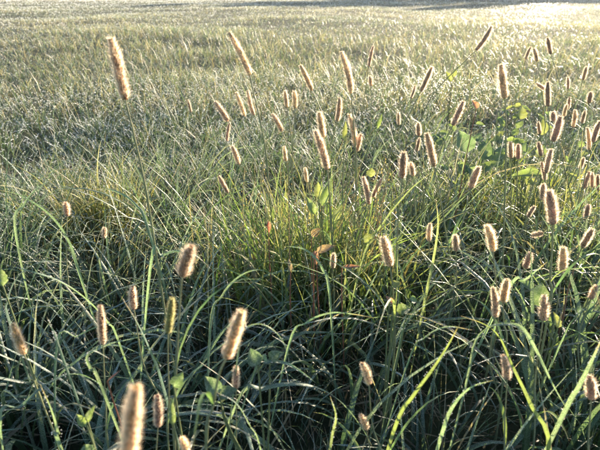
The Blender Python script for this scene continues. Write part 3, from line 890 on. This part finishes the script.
LG = (0.11, 0.16, 0.03); MG = (0.07, 0.125, 0.035); BL = (0.05, 0.10, 0.045); YL = (0.15, 0.17, 0.035)
def patch(cx, cy, rx, ry, d0, d1, n, pal, smin, smax):
    out = []
    for _ in range(n):
        a = random.uniform(0, 6.28); r_ = math.sqrt(random.random())
        x_, y_ = cx + rx * r_ * math.cos(a), cy + ry * r_ * math.sin(a)
        t_ = (y_ - (cy - ry)) / (2 * ry)
        ln_ = random.uniform(smin, smax)
        out.append(((x_, y_), d1 + (d0 - d1) * t_, ln_, ln_ * random.uniform(.45, .8), (random.uniform(-1, 1), random.uniform(-1, .1)),
                    random.choice(pal), random.uniform(.15, .75)))
    return out
weed('broad_leaf_weed', (470, 165), .98, [((464, 141), .98, 24, 20, (-.2, -1), BL, .5), ((487, 150), .97, 22, 12, (.5, -1), MG, .4),
     ((490, 165), .93, 28, 10, (1, -.7), LG, .5)] + patch(468, 148, 38, 26, .90, 1.12, 30, [BL, MG, MG, LG, LG], 8, 15),
     'broad dark bluish leaves of a dock in the upper right meadow', back=1.3)
weed('broad_leaf_weed', (524, 145), 1.0, [((522, 112), 1.06, 15, 11, (.3, -1), YL, .3), ((543, 126), 1.0, 18, 10, (.2, -1), YL, .3)]
     + patch(524, 130, 32, 26, .92, 1.12, 26, [LG, YL, MG, LG], 8, 15),
     'yellow-green backlit leaves under the bright-rimmed foxtail at upper right', back=1.35)
weed('broad_leaf_weed', (532, 190), .88, [((527, 173), .86, 28, 12, (-1, -.1), LG, .55)] + patch(535, 174, 26, 12, .82, .94, 8, [LG, YL, LG], 8, 15)
     + patch(574, 165, 14, 28, .84, .98, 6, [LG, YL], 8, 13),
     'low sunlit yellow-green leaf spread below the two short backlit foxtails', back=1.25)
weed('broad_leaf_weed', (345, 215), .76, [((345, 130), .84, 22, 5, (.05, -1), YL, .2), ((371, 172), .78, 10, 9, (.1, -1), YL, .3),
     ((325, 195), .74, 22, 9, (.3, -1), LG, .3), ((311, 205), .74, 20, 8, (-.4, -1), LG, .3), ((338, 212), .72, 20, 8, (.5, -1), YL, .3),
     ((370, 238), .68, 14, 10, (.6, -.5), YL, .4), ((318, 190), .78, 18, 8, (-.1, -1), YL, .3), ((380, 120), .95, 18, 4, (.3, -1), LG, .2)],
     'yellow-green narrow leaves sprouting in the centre clump')
weed('broad_leaf_weed', (396, 330), .55, [((404, 309), .54, 15, 12, (1, -.3), LG, .5), ((396, 284), .56, 10, 8, (.9, -.5), YL, .4),
     ((390, 300), .56, 11, 6, (-.6, -.8), (0.30, 0.12, 0.06), .3), ((414, 300), .56, 9, 8, (.8, .2), MG, .5)],
     'small yellow-green leaves on the stem below the plump pink-brown foxtail')
weed('broad_leaf_weed', (88, 440), .43, [((81, 420), .42, 15, 9, (-.7, -.6), LG, .45), ((90, 414), .42, 16, 8, (.3, -1), LG, .3),
     ((88, 452), .42, 16, 14, (0.3, .6), BL, .7)], 'small pair of bright green leaves at bottom left beside the largest foxtail')
weed('broad_leaf_weed', (4, 300), .52, [((1, 277), .5, 18, 13, (-.2, -1), (.08, .12, .03), .45)], 'rounded yellow-green leaf cut off by the left edge')
weed('broad_leaf_weed', (561, 340), .54, [((557, 320), .53, 16, 8, (-.1, -1), YL, .25)], 'small yellow leaf standing at the foot of the red-brown stem')
weed('broad_leaf_weed', (540, 310), .62, [((540, 294), .6, 24, 22, (.4, -.8), MG, .5), ((527, 285), .62, 16, 12, (-.6, -.6), BL, .6)],
     'dark green triangular leaf above the plump pale foxtail')
weed('broad_leaf_weed', (176, 400), .41, [((178, 380), .40, 16, 13, (.5, -.8), MG, .3), ((172, 412), .40, 26, 7, (-.1, -1), LG, .2)],
     'green clasping leaf on the stem under the slim greenish foxtail')
weed('broad_leaf_weed', (455, 80), 1.65, [((455, 72), 1.6, 10, 5, (.3, -1), YL, .3), ((449, 76), 1.6, 12, 6, (-.4, -1), YL, .3)],
     'tiny yellow-green sprout in the sward left of the tilted foxtail')
weed('broad_leaf_weed', (262, 395), .47, [((254, 357), .46, 18, 16, (-.4, -.8), BL, .7), ((276, 356), .47, 16, 14, (.6, -.5), BL, .75), ((212, 385), .44, 22, 16, (-.5, -.6), BL, .7),
     ((228, 392), .44, 18, 14, (.8, -.4), BL, .7)], 'dull bluish rounded leaves behind the big leaning foxtail')

def dead_leaf(c, d, lp, wp, dr, col, label):
    ctr = at(c[0], c[1], d); L, W = lp * d / F, wp * d / F
    v = (RIG * dr[0] - UPV * dr[1]).normalized()
    foot = Vector((ctr.x, ctr.y + .01, gz(ctr.x, ctr.y)))
    root = thing('dead_leaf', foot, label, 'dead leaf', 'red and brown dead leaves in the centre clump')
    bs = ctr - v * L * .5
    lo = link('leaf', mesh_from('leaf', *leaf_mesh(L, W, col, v, -FWD + Vector((.3, 0, .6)), .08, int(c[0]), .6), smooth=True), M_weed, root)
    lo.location = bs - foot
    f0 = np.array(foot); b0 = np.array(bs)
    ph = bez(f0 - [0, 0, .005], f0 * .6 + b0 * .4 + [.004, 0, 0], f0 * .3 + b0 * .7 - [.004, 0, 0], b0, 8)
    link('stalk', mesh_from('stalk', *tube(ph - f0, .0012, .0008, (.22, .06, .03), (.25, .09, .05), 5, .3), smooth=True), M_stem, root)
RD = (0.20, 0.065, 0.045); BR = (0.22, 0.13, 0.075)
dead_leaf((326, 248), .68, 20, 8, (1, -.4), BR, 'brown curled dead leaf low in the centre clump')
dead_leaf((316, 258), .68, 15, 7, (.2, 1), RD, 'dark red dead leaf left of the brown curled one')
dead_leaf((352, 266), .66, 20, 4, (1, -.1), RD, 'thin red leaf lying flat right of the round dry foxtail')
dead_leaf((269, 227), .72, 12, 4.5, (.1, 1), (0.30, 0.06, 0.045), 'small bright red leaf at the left side of the centre clump')
dead_leaf((316, 232), .72, 12, 8, (.6, -.6), (0.26, 0.14, 0.06), 'small orange leaf in the middle of the centre clump')
dead_leaf((290, 265), .68, 14, 5, (-.1, -1), BR, 'narrow brown leaf standing left of the dark red one')
dead_leaf((113, 376), .45, 15, 2.0, (1, -.9), (0.26, 0.08, 0.06), 'tiny red leaf pointing up right beside the upright tan foxtail')
dead_leaf((475, 104), .95, 10, 8, (-.3, -1), (0.25, 0.09, 0.06), 'dark red-brown leaf left of the bright-rimmed foxtail at upper right')

# slender dry seed stalks of the centre clump
for i in range(26):
    px = random.uniform(238, 398); py = random.uniform(150, 215); d = random.uniform(.72, .92)
    tp = at(px, py, d); n = facing(tp)
    lean = random.uniform(-.04, .04)
    foot = Vector((tp.x + lean, tp.y + random.uniform(-.02, .03), 0)); foot.z = gz(foot.x, foot.y)
    root = thing('flower_stalk', foot, 'slender yellowish seed stalk among those rising from the centre clump', 'grass stalk', 'slender seed stalks of the centre clump')
    f0 = np.array(foot); t0 = np.array(tp)
    ph = bez(f0 - [0, 0, .005], f0 + [0, 0, t0[2] * .4], t0 - [lean * -.3, 0, t0[2] * .3], t0, 12)
    sc_ = random.choice([(0.26, 0.24, 0.07), (0.20, 0.24, 0.05), (0.30, 0.16, 0.07), (0.30, 0.09, 0.05)])
    link('stem', mesh_from('stem', *tube(ph - f0, .0014, .0007, sc_, (.24, .20, .08), 5, .8), smooth=True), M_stem, root)
    sp, sr, st = [], [], []
    K = random.randint(14, 24)
    for k in range(K):
        u = 0.45 + 0.55 * k / K; j = min(int(u * 11), 10)
        p = ph[j] + (ph[j + 1] - ph[j]) * (u * 11 - j)
        a = random.uniform(0, 6.28); rr = random.uniform(.0012, .0045)
        sp.append(p + np.array([math.cos(a) * rr, math.sin(a) * rr, random.uniform(-.002, .003)]) - f0)
        sr.append(random.uniform(.0008, .0016))
    co = np.array(sp)[:, None] + (OCT * [0.7, 0.7, 1.9])[None] * np.array(sr)[:, None, None]
    fc = ((np.arange(K) * 6)[:, None, None] + OCF[None]).reshape(-1, 3)
    tt = np.tile(np.array([[.46, .38, .17, .9]]) * random.uniform(.7, 1.2), (K * 6, 1))
    link('spikelets', mesh_from('spikelets', co.reshape(-1, 3), fc, tt), M_spike, root)

# beads on the single blades
co, f = drops(np.array(bead_p), np.array(bead_r) * 0.9)
o = link('dew_drops', mesh_from('dew_drops', co, f, smooth=True), M_dew)
tag(o, 'larger dew beads strung along the single silver blades', 'dew'); o['kind'] = 'stuff'

# ------------------------------------------------------------------ the tree row beyond the field, whose shadow lies on the far grass
def tree_meshes(seed):
    r = np.random.default_rng(seed)
    H = 7.0
    path = spline([(0, 0, -.2), (.1, 0, 2), (-.1, .1, 4), (.05, 0, 6)], 10)
    tr = tube(path, .22, .05, (.1, .1, .1), (.1, .1, .1), 8)
    cl = []
    for _ in range(60):
        a = r.uniform(0, 6.28); z = r.uniform(1.3, H); R_ = 2.3 * math.sin(math.pi * min(1, (z - .6) / 6.8)) ** .6
        rr = R_ * math.sqrt(r.random()); cl.append((math.cos(a) * rr, math.sin(a) * rr, z, r.uniform(.45, .9)))
    P = []
    for c in cl:
        k = 80
        v = r.normal(0, 1, (k, 3)); v /= np.linalg.norm(v, axis=1)[:, None]
        P.append(np.array(c[:3]) + v * (r.random(k) ** .4)[:, None] * c[3])
    P = np.concatenate(P); n = len(P)
    u = r.normal(0, 1, (n, 3)); u /= np.linalg.norm(u, axis=1)[:, None]
    w = np.cross(u, r.normal(0, 1, (n, 3))); w /= np.linalg.norm(w, axis=1)[:, None]
    s = r.uniform(.10, .18, (n, 1))
    co = np.stack([P - u * s, P + w * s * .6, P + u * s, P - w * s * .6], 1).reshape(-1, 3)
    q = np.arange(n * 4).reshape(-1, 4)
    col = np.array([.05, .09, .03]) * r.uniform(.7, 1.4, (n, 1))
    ti = np.repeat(np.concatenate([col, np.zeros((n, 1))], 1), 4, 0)
    return mesh_from('trunk', *tr, smooth=True), mesh_from('crown', co, q, ti)
TM = [tree_meshes(1), tree_meshes(2)]
for a_, b_ in TM: a_.materials.append(M_bark); b_.materials.append(M_tree)
tx = 18.0
for i in range(11):
    y = 54 + random.uniform(-1.0, 1.0)
    loc = (tx, y, 0)
    t = thing('field_tree', loc, 'leafy tree of the row beyond the far end of the meadow', 'tree', 'row of trees beyond the meadow')
    s = random.uniform(.9, 1.15); t.scale = (s, s, s); t.rotation_euler = (0, 0, random.uniform(0, 6.28))
    a_, b_ = TM[i % 2]
    link('trunk', a_, None, t); link('crown', b_, None, t)
    tx += random.uniform(2.2, 3.0)
# ------------------------------------------------------------------ thin morning haze over the meadow
def build_haze():
    m, nt, out = new_mat('haze')
    v = nt.nodes.new('ShaderNodeVolumePrincipled')
    v.inputs['Color'].default_value = (0.95, 0.95, 0.95, 1)
    v.inputs['Density'].default_value = HAZE
    v.inputs['Anisotropy'].default_value = 0.3
    nt.links.new(v.outputs[0], out.inputs['Volume'])
    X, z0, z1 = 305.0, -1.2, 10.0
    co = np.array([[x, y, z] for z in (z0, z1) for y in (-X, X) for x in (-X, X)])
    f = np.array([[0, 2, 3, 1], [4, 5, 7, 6], [0, 1, 5, 4], [2, 6, 7, 3], [0, 4, 6, 2], [1, 3, 7, 5]])
    o = link('haze', mesh_from('haze', co, f), m); o['kind'] = 'stuff'
    tag(o, 'thin morning haze lying over the meadow', 'haze')
HAZE = 0.0011
if HAZE: build_haze()
print('TRI', tri_total, 'plants', len(FOX))
